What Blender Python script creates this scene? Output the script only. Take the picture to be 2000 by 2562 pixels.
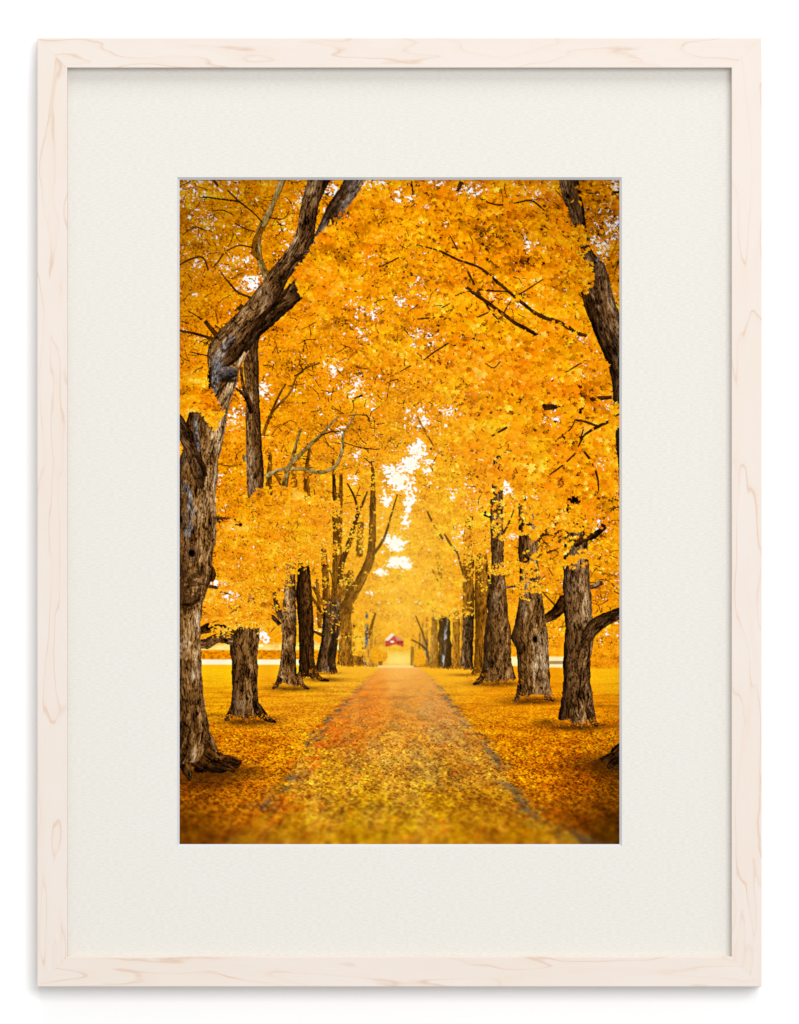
import numpy as np
import bpy, math, random
from mathutils import Vector, Matrix
for o in list(bpy.data.objects): bpy.data.objects.remove(o)
sc = bpy.context.scene
C = sc.collection

# ================================================================ camera, world, lamps, exposure
MM = 0.001
U = MM / 3.0                       # one unit of the picture = a third of a millimetre
WALL_TO_FACE = 26 * MM             # the frame stands this far out from the wall
CAM_D = 8.0                        # camera to frame face
CZ = 1.50                          # hanging height of the picture's centre
cam = bpy.data.cameras.new('camera'); cam_o = bpy.data.objects.new('camera', cam); C.objects.link(cam_o)
cam_o.location = (0, -(WALL_TO_FACE + CAM_D), CZ); cam_o.rotation_euler = (math.radians(90), 0, 0)
cam.sensor_fit = 'VERTICAL'; cam.sensor_height = 24.0
cam.lens = 24.0 * CAM_D / (2562 * U)
cam.clip_start = .05; cam.clip_end = 100
sc.camera = cam_o
sc.render.resolution_x = 799; sc.render.resolution_y = 1024

world = bpy.data.worlds.new('World'); sc.world = world; world.use_nodes = True
bg = world.node_tree.nodes['Background']; bg.inputs[0].default_value = (1, 1, 1, 1); bg.inputs[1].default_value = 0.66

def area(name, loc, target, size, power, size_y=None, color=(1, 1, 1)):
    l = bpy.data.lights.new(name, 'AREA'); l.energy = power; l.color = color
    l.shape = 'RECTANGLE'; l.size = size; l.size_y = size_y or size
    o = bpy.data.objects.new(name, l); C.objects.link(o); o.location = loc
    d = Vector(target) - Vector(loc); o.rotation_euler = d.to_track_quat('-Z', 'Y').to_euler()
    return o
# a soft box out to the right and a second, steeper one high above: they throw the frame's shade left and down
area('soft_box_right', (2.9, -8.0, CZ + 2.3), (0, 0, CZ), 4.8, 420, 3.6)
area('soft_box_top', (0.2, -3.8, CZ + 7.2), (0, 0, CZ), 3.6, 390, 3.6)

sc.view_settings.view_transform = 'Standard'; sc.view_settings.look = 'None'
sc.view_settings.exposure = 0; sc.view_settings.gamma = 1; sc.view_settings.use_curve_mapping = False
sc.render.engine = 'CYCLES'
INK_GAIN = 1 / 1.36                # what the lamps give on the picture's plane, taken out of the ink's reflectance
# ---------------------------------------------------------------- printed picture
# The print inside the mat is a flat sheet. Its ink is worked out here, dot by dot, with numpy
# (nothing is loaded); sizes below are in print units: 1100 wide, 1662 high, y downwards.
PW, PH, K = 1100, 1662, 0.8
IW, IH = int(PW * K), int(round(PH * K))
rng = np.random.default_rng(7)
TAB = rng.random((256, 256))

def vnoise(x, y, seed=0):
    x = np.asarray(x, dtype=np.float64) + seed * 17.31; y = np.asarray(y, dtype=np.float64) + seed * 9.77
    xi = np.floor(x).astype(np.int64); yi = np.floor(y).astype(np.int64)
    fx = x - xi; fy = y - yi
    fx = fx * fx * (3 - 2 * fx); fy = fy * fy * (3 - 2 * fy)
    a = TAB[yi & 255, xi & 255]; b = TAB[yi & 255, (xi + 1) & 255]
    c = TAB[(yi + 1) & 255, xi & 255]; d = TAB[(yi + 1) & 255, (xi + 1) & 255]
    return (a * (1 - fx) + b * fx) * (1 - fy) + (c * (1 - fx) + d * fx) * fy

def fbm(x, y, seed=0, o=3):
    s = 0; w = 0; f = 1.0; a = 1.0
    for i in range(o):
        s = s + a * vnoise(x * f, y * f, seed + i * 3); w += a; f *= 2.03; a *= .55
    return s / w

GX, GY = np.meshgrid((np.arange(IW) + .5) / K, (np.arange(IH) + .5) / K)

def sst(a, b, x):
    t = np.clip((x - a) / (b - a), 0, 1)
    return t * t * (3 - 2 * t)

RT = np.array([0, .16, .34, .52, .70, .86, 1.0])
RC = np.array([[60, 30, 3], [132, 72, 3], [196, 112, 2], [240, 143, 3], [255, 166, 8], [255, 186, 26], [255, 222, 110]]) / 255.
def ramp(t):
    t = np.clip(t, 0, 1)
    return np.stack([np.interp(t, RT, RC[:, k]) for k in range(3)], -1)

def field(x, y, pts, power=2.6):
    """inverse-distance blend of control points (x, y, v...)"""
    x = np.asarray(x, float); y = np.asarray(y, float)
    num = 0; den = 0
    for p in pts:
        w = 1.0 / (((x - p[0]) ** 2 + (y - p[1]) ** 2) + 900.) ** (power / 2)
        num = num + w[..., None] * np.array(p[2:], float); den = den + w
    return num / den[..., None]

# x, y, tone, haze, leaf size
FOL = [(60, 40, .54, 0, 4.6), (60, 200, .52, 0, 4.6), (180, 110, .53, 0, 4.6), (100, 300, .58, 0, 4.8), (250, 40, .57, 0, 4.5),
       (60, 450, .62, 0, 5), (20, 570, .66, 0, 6), (400, 180, .60, 0, 6.5), (430, 270, .56, 0, 6.5), (520, 120, .63, 0, 6.5), (700, 130, .64, 0, 7.5),
       (560, 330, .66, .05, 6), (760, 60, .47, 0, 7), (900, 60, .46, 0, 7), (1060, 60, .38, 0, 6.5), (1070, 250, .47, 0, 6), (950, 200, .56, 0, 7.5), (980, 60, .42, 0, 7),
       (800, 250, .66, 0, 8), (700, 380, .66, 0, 8), (900, 420, .64, 0, 9), (520, 450, .67, .08, 6), (330, 430, .60, .03, 4.6),
       (300, 560, .60, .03, 4.4), (430, 600, .60, .06, 4.4), (700, 560, .63, .12, 8), (850, 560, .64, .05, 9), (1000, 560, .58, .02, 9),
       (1000, 760, .58, .02, 9), (880, 720, .63, .10, 9), (750, 700, .64, .15, 8), (690, 800, .65, .2, 5), (650, 900, .72, .25, 4),
       (600, 1000, .76, .30, 3.5), (560, 1080, .76, .36, 3), (640, 1050, .72, .25, 3.4), (930, 920, .62, .12, 8), (1060, 900, .60, .05, 6),
       (150, 800, .62, .05, 4.2), (300, 850, .62, .10, 4.2), (200, 950, .62, .08, 4.6), (250, 1050, .60, .1, 4.2), (100, 1060, .64, .15, 4), (80, 720, .60, 0, 4.2),
       (430, 780, .62, .15, 3.6), (450, 900, .66, .25, 3.4), (500, 1060, .62, .28, 3), (520, 720, .62, .18, 3.4), (570, 600, .60, .15, 4),
       (430, 1080, .60, .2, 3), (620, 1120, .66, .25, 3), (720, 1060, .60, .15, 3.4), (880, 1010, .62, .10, 5), (1070, 1030, .62, .05, 4.4),
       (1070, 1180, .66, .08, 3.8), (940, 1150, .72, .12, 4), (200, 1170, .78, .2, 3), (540, 850, .72, .3, 3), (700, 960, .64, .2, 3.8)]
# blobs of sky seen through the crowns: x, y, rx, ry, strength
HOL = [(40, 35, 60, 40, .50), (120, 20, 60, 30, .42), (60, 110, 40, 50, .42), (150, 200, 50, 34, .50), (180, 260, 40, 34, .62), (110, 220, 60, 30, .45), (50, 215, 40, 30, .42), (310, 60, 30, 40, .42), (290, 150, 50, 40, .42),
       (375, 30, 30, 22, .6), (480, 10, 50, 20, .55), (560, 45, 40, 26, .62), (650, 15, 50, 16, .5), (720, 25, 50, 26, .6), (890, 40, 60, 35, .52), (1075, 110, 35, 50, .66),
       (1050, 165, 40, 35, .58), (1090, 20, 30, 30, .55), (475, 195, 26, 22, .58), (415, 285, 26, 22, .6), (430, 300, 36, 22, .52), (470, 330, 40, 26, .56), (560, 300, 60, 26, .5), (600, 400, 60, 40, .5), (455, 385, 30, 22, .5),
       (880, 160, 40, 30, .58), (850, 310, 40, 16, .50), (790, 300, 40, 20, .46), (1010, 395, 24, 20, .6), (590, 260, 30, 30, .45), (385, 475, 30, 26, .6), (440, 520, 34, 30, .6), (210, 520, 20, 40, .5),
       (140, 590, 26, 30, .55), (480, 560, 16, 30, .5), (400, 640, 30, 30, .46), (670, 580, 40, 26, .62), (930, 605, 30, 30, .66), (1060, 560, 30, 40, .55), (1050, 710, 30, 20, .5), (930, 500, 30, 14, .5),
       (430, 750, 20, 20, .6), (445, 690, 20, 20, .5), (597, 676, 26, 26, .86), (575, 716, 26, 24, .84), (622, 716, 20, 30, .62), (548, 752, 30, 24, .92), (520, 725, 22, 14, .74), (573, 800, 16, 38, .84), (518, 800, 20, 34, .60),
       (565, 850, 12, 34, .62), (545, 912, 20, 24, .90), (520, 900, 16, 24, .56), (545, 958, 28, 17, .86), (505, 983, 22, 12, .8), (565, 962, 18, 22, .85), (680, 790, 20, 30, .55), (815, 770, 14, 22, .8), (880, 790, 30, 26, .5),
       (830, 895, 24, 12, .7), (1040, 880, 40, 60, .45), (100, 1010, 40, 14, .75), (130, 1040, 30, 16, .6), (700, 890, 40, 60, .40), (100, 750, 20, 20, .5), (610, 600, 60, 40, .5), (770, 500, 60, 60, .34), (480, 1035, 18, 12, .5),
       (210, 1140, 22, 26, .75), (1000, 470, 60, 40, .42), (720, 800, 30, 60, .4)]

def hole_density(x, y):
    h = np.full(np.shape(x), .14)
    for (cx, cy, rx, ry, s) in HOL:
        s = s if (480 < cx < 660 and 640 < cy < 1000) else s * .88
        h = np.maximum(h, s * np.exp(-(((x - cx) / rx) ** 2 + ((y - cy) / ry) ** 2) * .75))
    return h

def make_print():
    img = np.ones((IH, IW, 3)) * np.array([1.0, .985, .955])
    rnd = rng.random

    # ---- helpers that put ink down
    def leaves(x, y, r, t, haze, asp_lo=.45, jit=.12, shade=.07, tint=None):
        """maple-like leaf shapes, drawn in the order given"""
        n = len(x)
        ang = rng.standard_normal(n) * .9; asp = .30 + .6 * rnd(n)
        col = ramp(t)
        col = col * (1 - haze[:, None]) + np.array([1., .835, .36]) * haze[:, None]
        col = col * (1 + jit * (rnd((n, 1)) - .5)); col[:, 1] *= 1 + .10 * (rnd(n) - .5)
        if tint is not None: col = col * tint
        px = x * K; py = y * K; pr = np.maximum(r * K, .8)
        flat = img.reshape(-1, 3)
        for a in range(0, n, 6000):
            b = min(n, a + 6000); sl = slice(a, b)
            R = int(np.ceil(pr[sl].max() * 1.15))
            o = np.arange(-R, R + 1)
            ox, oy = np.meshgrid(o, o); ox = ox.ravel()[None]; oy = oy.ravel()[None]
            ix = np.floor(px[sl]).astype(int)[:, None] + ox; iy = np.floor(py[sl]).astype(int)[:, None] + oy
            dx = ix + .5 - px[sl][:, None]; dy = iy + .5 - py[sl][:, None]
            c = np.cos(ang[sl])[:, None]; s = np.sin(ang[sl])[:, None]
            u = (dx * c + dy * s) / pr[sl][:, None]; v = (-dx * s + dy * c) / (pr[sl] * asp[sl])[:, None]
            rr = np.sqrt(u * u + v * v); th = np.arctan2(v, u)
            edge = .56 + .46 * np.abs(np.cos(2.5 * th)) ** 1.3
            m = (rr < edge) & (ix >= 0) & (ix < IW) & (iy >= 0) & (iy < IH)
            idx = (iy * IW + ix)[m]
            cc = np.broadcast_to(col[sl][:, None, :], m.shape + (3,))[m] * (1 + shade * u[m])[:, None]
            flat[idx] = cc

    def bark(sel, u, s, hw, style, light, seed, alpha, crack, gain, grain):
        xx = GX[sel]; yy = GY[sel]
        lat = np.arcsin(np.clip(u, -1, 1)) / 1.57 * hw * 1.3
        warp = (fbm(lat / 18, s / 36, seed + 5) - .5) * 12
        grain = grain * .78
        n1 = fbm((lat + warp) / grain, s / (grain * 8), seed + 1, 2); n2 = fbm((lat + warp) / (grain * 2.2), s / (grain * 9), seed + 2, 3)
        n3 = fbm(xx / 30, yy / 70, seed + 3, 3); n4 = fbm(xx / 1.7, yy / 4., seed + 4, 2)
        ridge = 1 - np.abs(2 * n1 - 1)
        grain = grain
        v = .50 + .66 * (n2 - .5) + .42 * (n4 - .5) + .40 * (n3 - .5) - crack * .34 * sst(.76, .98, ridge) + .10 * sst(.70, .80, n1) * crack
        sh = .98 - .30 * light * u - .36 * sst(.6, 1.0, np.abs(u))
        v = np.clip(v * sh * gain, 0, 1)
        st = STY[style]
        C = np.stack([np.interp(v, [0, .22, .45, .72, 1], [st[k][j] for k in range(5)]) for j in range(3)], -1) / 255.
        if style in ('grey', 'brown', 'umber'):
            g = sst(.52, .70, n3) * {'grey': .6, 'brown': .26, 'umber': .14}[style]
            G_ = np.stack([np.interp(v, [0, .3, .6, 1], q) for q in ([34, 100, 172, 226], [24, 86, 158, 220], [18, 76, 148, 216])], -1) / 255.
            C = C * (1 - g[:, None]) + G_ * g[:, None]
        if alpha < 1 and style in ('blue', 'grey'):
            alpha = (alpha * 1.25 * sst(.36, .56, fbm(lat / 5, s / 16, seed + 8, 3)) * (1 - np.abs(u) ** 3)).clip(0, 1)[:, None]
        img[sel] = img[sel] * (1 - alpha) + C * alpha
        solid[sel] = True

    solid = np.zeros((IH, IW), bool); feet = []

    def limb(pts, style='brown', light=1, rough=.12, seed=None, alpha=1.0, crack=1.0, gain=1.0, grain=3.2):
        """a tapering bark-covered limb along a centre line of (x, y, half width)"""
        seed = rng.integers(1, 60) if seed is None else seed
        P = np.array(pts, float)
        # Catmull-Rom through the given points
        Q = [P[0]]
        for i in range(len(P) - 1):
            p0 = P[max(i - 1, 0)]; p1 = P[i]; p2 = P[i + 1]; p3 = P[min(i + 2, len(P) - 1)]
            L = np.hypot(*(p2 - p1)[:2]); n = max(2, int(L / 7))
            for k in range(1, n + 1):
                t = k / n
                q = .5 * ((2 * p1) + (-p0 + p2) * t + (2 * p0 - 5 * p1 + 4 * p2 - p3) * t * t + (-p0 + 3 * p1 - 3 * p2 + p3) * t ** 3)
                Q.append(q)
        Q = np.array(Q); Q[:, 2] = np.maximum(Q[:, 2], .5)
        best = np.full((IH, IW), 9.0, np.float32); U = np.zeros((IH, IW), np.float32); S = np.zeros((IH, IW), np.float32); HW = np.ones((IH, IW), np.float32)
        s0 = 0
        for a, b in zip(Q[:-1], Q[1:]):
            L = np.hypot(*(b - a)[:2]) + 1e-6; m = max(a[2], b[2]) * 1.35 + 3
            x0 = int(max(0, (min(a[0], b[0]) - m) * K)); x1 = int(min(IW, (max(a[0], b[0]) + m) * K + 2))
            y0 = int(max(0, (min(a[1], b[1]) - m) * K)); y1 = int(min(IH, (max(a[1], b[1]) + m) * K + 2))
            if x1 > x0 and y1 > y0:
                X = GX[y0:y1, x0:x1]; Y = GY[y0:y1, x0:x1]
                d = (b - a)[:2] / L
                tt = np.clip(((X - a[0]) * d[0] + (Y - a[1]) * d[1]) / L, 0, 1)
                hx = a[0] + d[0] * tt * L; hy = a[1] + d[1] * tt * L; hw = a[2] + (b[2] - a[2]) * tt
                sd = (X - hx) * -d[1] + (Y - hy) * d[0]
                di = np.hypot(X - hx, Y - hy) / hw
                if s0 == 0: di = np.where(((X - a[0]) * d[0] + (Y - a[1]) * d[1]) < -.25 * a[2], 9., di)
                if b is Q[-1] or np.all(b == Q[-1]): di = np.where(((X - b[0]) * d[0] + (Y - b[1]) * d[1]) > .25 * b[2], 9., di)
                w = best[y0:y1, x0:x1]; up = di < w
                w[up] = di[up]; U[y0:y1, x0:x1][up] = (np.sign(sd) * di)[up]; S[y0:y1, x0:x1][up] = (s0 + tt * L)[up]; HW[y0:y1, x0:x1][up] = hw[up]
            s0 += L
        sel = best < 1.4
        u = U[sel]; s = S[sel]; hw = HW[sel]; xx = GX[sel]; yy = GY[sel]
        ed = 1 + rough * (fbm(s / 9 + np.sign(u) * 37, s * 0 + seed, seed) - .5) * 2
        ins = np.abs(u) < ed
        sel2 = np.zeros_like(sel); sel2[sel] = ins
        u = u[ins]; s = s[ins]; hw = hw[ins]; xx = xx[ins]; yy = yy[ins]
        bark(sel2, u, s, hw, style, light, seed, alpha, crack, gain, grain)

    SIDE = [1.0]
    STY = {'brown': [(20, 11, 4), (68, 41, 16), (124, 83, 40), (178, 134, 80), (228, 198, 154)],
           'umber': [(12, 7, 3), (46, 27, 11), (92, 60, 30), (144, 103, 59), (206, 164, 108)],
           'grey': [(20, 11, 6), (60, 38, 20), (110, 78, 48), (164, 130, 92), (222, 200, 170)],
           'gold': [(52, 26, 2), (104, 58, 6), (152, 92, 16), (196, 130, 34), (232, 176, 72)],
           'dark': [(8, 4, 2), (26, 13, 5), (52, 28, 9), (86, 50, 16), (130, 82, 34)],
           'pale': [(60, 38, 8), (118, 84, 28), (168, 130, 62), (206, 176, 114), (238, 220, 180)],
           'blue': [(26, 22, 20), (66, 60, 58), (112, 106, 104), (164, 160, 160), (216, 216, 218)],
           'far': [(84, 46, 6), (122, 74, 18), (162, 104, 34), (200, 140, 58), (232, 182, 104)],
           'twig': [(40, 18, 2), (62, 32, 4), (88, 48, 8), (112, 66, 16), (140, 86, 26)]}

    def trunk(rows, style='brown', light=1, rough=.06, seed=None, alpha=1.0, crack=1.0, gain=1.0, grain=3.2, foot=None):
        seed = rng.integers(1, 60) if seed is None else seed
        R = np.array(rows, float); ys = (np.arange(IH) + .5) / K
        xl = np.interp(ys, R[:, 0], R[:, 1]); xr = np.interp(ys, R[:, 0], R[:, 2])
        k = np.ones(9) / 9.; xl = np.convolve(np.pad(xl, 4, mode='edge'), k, 'valid'); xr = np.convolve(np.pad(xr, 4, mode='edge'), k, 'valid')
        c = ((xl + xr) / 2)[:, None]; hw = ((xr - xl) / 2)[:, None]
        wide = np.interp(ys, R[:, 0], R[:, 2] - R[:, 1])[:, None]
        base = R[-1, 0] - (R[-1, 2] - R[-1, 1]) * .07
        u = (GX - c) / hw
        lob = fbm(u * 2.6 + seed, u * 0 + .5, seed + 9, 2)
        bot = base + (lob - .5) * hw * .5 - .10 * hw * np.abs(u) ** 3
        top = R[0, 0] + (fbm(GX / 6, GX * 0, seed + 11) - .5) * 16
        ed = 1 + (fbm(GY / 24 + np.sign(u) * 37, GY * 0 + seed, seed, 3) - .5) * 2 * (rough * .7 + 1.6 / hw)
        sel = (np.abs(u) < ed) & (GY < bot) & (GY > top)
        if R[-1, 0] > 1215: feet.append((R[-1, 1], R[-1, 2], base, R[-1, 2] - R[-1, 1]))
        bark(sel, u[sel], GY[sel], np.broadcast_to(hw, GX.shape)[sel], style, light, seed, alpha, crack, gain, grain)

    def twigs(n, x0, y0, x1, y1, L=36, w=.8, style='twig'):
        flat = img.reshape(-1, 3)
        cols = np.array([[70, 34, 2], [104, 54, 4], [48, 22, 3]]) / 255.
        x = x0 + (x1 - x0) * rnd(n); y = y0 + (y1 - y0) * rnd(n); hzt = FF[np.clip((y * K).astype(int), 0, IH - 1), np.clip((x * K).astype(int), 0, IW - 1), 1]
        kp = hzt < .17; x, y = x[kp], y[kp]; n = len(x); a = rnd(n) * 6.28; ln = L * (.3 + rnd(n)); ww = w * (.6 + .8 * rnd(n)); c = cols[rng.integers(0, 3, n)]
        cv = (rnd(n) - .5) * .03
        st = int(L * 1.3 / .6)
        for k in range(st):
            live = k * .6 < ln
            a = a + cv + (rnd(n) - .5) * .22
            x = x + np.cos(a) * .6; y = y + np.sin(a) * .6
            wd = np.maximum(ww * (1 - k * .6 / ln) + .2, .2) * K
            for ox, oy in ((0, 0), (1, 0), (0, 1), (1, 1)):
                ix = np.floor(x * K - wd * .5 + ox * wd).astype(int); iy = np.floor(y * K - wd * .5 + oy * wd).astype(int)
                m = live & (ix >= 0) & (ix < IW) & (iy >= 0) & (iy < IH)
                flat[iy[m] * IW + ix[m]] = c[m]

    # ---- 1. the crowns' far layer: base tone with ragged sky holes
    hd = hole_density(GX, GY)
    hn = .55 * fbm(GX / 13, GY / 10, 3, 3) + .45 * vnoise(GX / 4.6, GY / 3.9, 8)
    hn = (hn - .5) * 1.7 + .5
    hole = (hn < (hd * 1.12 - .10)) & (GY < 1170)
    F = field(GX[::8, ::8], GY[::8, ::8], FOL)
    def up(a):
        yy = np.clip((np.arange(IH) / 8.), 0, a.shape[0] - 1.001); xx = np.clip((np.arange(IW) / 8.), 0, a.shape[1] - 1.001)
        y0 = yy.astype(int); x0 = xx.astype(int); fy = (yy - y0)[:, None, None]; fx = (xx - x0)[None, :, None]
        y1 = np.minimum(y0 + 1, a.shape[0] - 1); x1 = np.minimum(x0 + 1, a.shape[1] - 1)
        return (a[y0][:, x0] * (1 - fx) + a[y0][:, x1] * fx) * (1 - fy) + (a[y1][:, x0] * (1 - fx) + a[y1][:, x1] * fx) * fy
    FF = up(F)
    t = FF[..., 0] - .10 + .50 * (fbm(GX / 30, GY / 22, 11) - .5) + .5 * (fbm(GX / 5, GY / 4, 12) - .5)
    base = ramp(t); hz = np.clip(FF[..., 1], 0, 1)[..., None]
    base = base * (1 - hz) + np.array([1., .835, .36]) * hz
    img[:] = np.where(hole[..., None], img, base)

    # ---- 2. ground
    hor = 1213 + 10 * sst(700, 1100, GX)
    # far fields, hedge and road left of the avenue; pale ground right of it
    def blend(mask, col, a=1.):
        m = np.clip(mask * a, 0, 1)[..., None]; img[:] = img * (1 - m) + np.array(col) / 255. * m
    def band(x0, x1, y0, y1, soft=3, xs=6):
        return sst(y0 - soft, y0 + soft, GY) * (1 - sst(y1 - soft, y1 + soft, GY)) * sst(x0 - xs, x0 + xs, GX) * (1 - sst(x1 - xs, x1 + xs, GX))
    blend(band(40, 440, 1160, 1182, 6) * (.55 + .9 * (fbm(GX / 20, GY / 8, 22) - .2)), (255, 240, 160), .8)
    hedge = band(40, 440, 1176, 1200, 3)
    hc = ramp(.50 + .8 * (fbm(GX / 6, GY / 4, 21) - .5)); img[:] = img * (1 - hedge[..., None]) + hc * hedge[..., None]
    blend(band(40, 330, 1199, 1213, 2.5), (255, 246, 206), .92)
    blend(band(826, 965, 1192, 1224, 3), (255, 240, 190), .85)
    blend(band(900, 960, 1203, 1211, 1.5), (150, 104, 60), .7)
    lb = GY > hor
    d = np.clip((GY - 1205) / 457., 0.001, 1)
    sx = 2.2 + 16 * d; sy = .9 + 6.5 * d
    # perspective-scaled noise: constant in ground space
    gz = 1 / (d + .03); gx = (GX - 550) * gz
    gn = fbm(gx / 26, gz * 9, 31, 3); gn2 = fbm(gx / 9, gz * 26, 32, 2); gn3 = fbm(gx / 120, gz * 3, 33, 3)
    GR = [(100, 1225, 255, 200, 20), (300, 1230, 255, 196, 30), (230, 1300, 250, 170, 22), (100, 1300, 250, 178, 14), (150, 1400, 240, 152, 12), (60, 1420, 200, 118, 6), (300, 1330, 250, 168, 26), (230, 1440, 246, 158, 14),
          (60, 1520, 170, 96, 8), (150, 1560, 196, 116, 12), (60, 1640, 158, 94, 6), (200, 1500, 232, 142, 12), (420, 1240, 250, 178, 40),
          (700, 1240, 252, 178, 34), (760, 1310, 248, 164, 16), (900, 1320, 248, 160, 10), (1070, 1250, 255, 190, 20), (1060, 1330, 240, 150, 8), (900, 1420, 238, 146, 8), (840, 1380, 240, 152, 10),
          (1050, 1400, 226, 140, 8), (1000, 1500, 180, 100, 6), (900, 1500, 214, 126, 8), (1070, 1480, 120, 66, 4), (1080, 1640, 104, 60, 3), (980, 1610, 160, 92, 8), (900, 1580, 186, 106, 8)]
    PA = [(550, 1216, 255, 200, 110), (550, 1232, 250, 168, 80), (500, 1260, 246, 146, 48), (600, 1262, 242, 158, 66), (470, 1320, 238, 132, 40), (560, 1330, 232, 148, 56), (640, 1330, 222, 150, 84),
          (420, 1400, 230, 136, 36), (540, 1400, 230, 154, 50), (660, 1400, 216, 146, 62), (380, 1470, 212, 150, 34), (500, 1480, 226, 168, 46), (640, 1480, 214, 154, 40), (740, 1470, 198, 132, 44),
          (320, 1560, 206, 144, 20), (480, 1570, 222, 168, 24), (640, 1570, 220, 160, 16), (760, 1560, 206, 142, 22), (260, 1640, 186, 126, 14), (450, 1640, 212, 156, 12), (650, 1640, 210, 150, 8), (850, 1640, 200, 136, 10)]
    gcol = up(field(GX[::8, ::8], GY[::8, ::8], GR, 3.2)) / 255.; pcol = up(field(GX[::8, ::8], GY[::8, ::8], PA, 3.2)) / 255.
    edL = np.interp(GY, [1213, 1266, 1316, 1371, 1440, 1480, 1529, 1582, 1641, 1662], [508, 452, 402, 352, 303, 276, 232, 200, 148, 112])
    edR = np.interp(GY, [1213, 1257, 1312, 1372, 1411, 1460, 1513, 1562, 1608, 1654, 1662], [592, 645, 682, 734, 772, 802, 832, 866, 915, 1026, 1050])
    wob = (fbm(gx / 60, gz * 8, 41) - .5) * 60 * d
    soft = 4 + 26 * d
    pm = sst(-soft, soft, GX - edL + wob) * (1 - sst(-soft, soft, GX - edR + wob))
    G = gcol * (1 - pm[..., None]) + pcol * pm[..., None]
    # bare tracks along both edges and a worn band in the middle right
    tl = np.exp(-((GX - edL - 14 * d + wob) / (5 + 26 * d)) ** 2) * sst(.38, .56, fbm(gx / 100 + 5, gz * 9, 42)) * 1.4
    tr = np.exp(-((GX - edR + 12 * d + wob) / (5 + 30 * d)) ** 2) * sst(.40, .58, fbm(gx / 120 + 9, gz * 6, 43)) * 1.3
    tk = np.clip(tl + tr, 0, .88) * sst(1225, 1275, GY) * (.25 + .9 * sst(.40, .60, fbm(gx / 22, gz * 16, 144)))
    tk = tk * (.55 + .6 * fbm(gx / 5, gz * 30, 44))
    G = G * (1 - tk[..., None]) + np.array([118, 96, 84]) / 255. * tk[..., None]
    mid = np.exp(-((GX - 625 - 40 * (d - .3)) / (22 + 90 * d)) ** 2) * sst(.42, .66, gn3) * sst(1240, 1300, GY) * (1 - sst(1450, 1540, GY)) * .34
    G = G * (1 - mid[..., None]) + np.array([178, 146, 112]) / 255. * mid[..., None]
    pt = sst(.50, .66, fbm(gx / 90 + 31, gz * 3.2, 146)) * pm * sst(1235, 1300, GY) * .30 * (1 - sst(1540, 1640, GY)); G = G * (1 - pt[..., None]) + np.array([150, 118, 84]) / 255. * pt[..., None]
    lt = sst(.54, .70, fbm(GX / 46, GY / 90, 147)) * pm * sst(1225, 1260, GY) * .30; G = G * (1 - lt[..., None]) + np.array([252, 186, 104]) / 255. * lt[..., None]
    red = sst(.52, .72, fbm(gx / 60 + 3, gz * 5, 45)) * np.exp(-((GX - edL - 60 * d) / (12 + 80 * d)) ** 2) * sst(1220, 1260, GY) * .55 * (1 - sst(1420, 1620, GY) * .6)
    G = G * (1 - red[..., None]) + np.array([240, 96, 24]) / 255. * red[..., None]
    con = (.10 + .75 * sst(1230, 1480, GY))
    # shade that the crowns throw in the pictured avenue
    G = G * (np.array([1.0, .985, .85]) - np.array([.03, .055, .1]) * (sst(1225, 1330, GY) * (1 - .6 * pm))[..., None]) * (1 - .8 * np.array([.55, 1., 1.2]) * (.16 * sst(.50, .64, fbm(GX / 150, gz * 7, 47)) * (1 - pm) * sst(1240, 1300, GY) + .12 * sst(.5, .66, fbm(GX / 60, GY / 7, 48)) * sst(1230, 1260, GY))[..., None])
    G = G * (1 + np.array([.72, 1., 1.1]) * con[..., None] * ((gn - .5) * .5 + (gn2 - .5) * .6 + (gn3 - .5) * .35)[..., None])
    far = np.exp(-((GX - 548) / 44.) ** 2) * (1 - sst(1205, 1222, GY)) * sst(1166, 1180, GY)
    lb2 = sst(-1.5, 1.5, GY - hor)[..., None]
    img[:] = img * (1 - lb2) + G * lb2
    blend(far * sst(1160, 1200, GY + 16 * (fbm(GX / 14, GY / 30, 49) - .5)), (255, 224, 110), .95); blend(band(470, 600, 1214, 1220, 2, 20), (255, 226, 150), .6)
    # fallen leaves, larger towards the viewer
    n = 64000
    y = 1219 + 443 * rnd(n) ** .9; x = rnd(n) * PW; order = np.argsort(y); x = x[order]; y = y[order]
    dd = (y - 1205) / 457.
    ix = np.clip((x * K).astype(int), 0, IW - 1); iy = np.clip((y * K).astype(int), 0, IH - 1)
    gc = G[iy, ix]; onp = pm[iy, ix]
    keep = rnd(n) < (.78 - .34 * onp - .4 * tk[iy, ix]); x, y, dd, gc, onp = x[keep], y[keep], dd[keep], gc[keep], onp[keep]
    r = .8 + 5.2 * dd * (.6 + .7 * rnd(len(x)))
    sgn = rnd(len(x))
    f = np.where(sgn < .45, .42 + .30 * rnd(len(x)), 1.04 + .30 * rnd(len(x)))
    f = 1 + (f - 1) * (.22 + .66 * sst(.04, .5, dd)) * (1 - .25 * onp)
    cc = gc * (1 + (f[:, None] - 1) * np.array([.8, 1., 1.])); cc[:, 2] *= .8
    hot = rnd(len(x)) < .025; cc[hot] = cc[hot] * [1.25, .72, .6]
    lem = (rnd(len(x)) < .05); cc[lem] = cc[lem] * [1.22, 1.28, 1.]
    flat = img.reshape(-1, 3)
    px = x * K; py = y * K; pr = r * K
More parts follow.
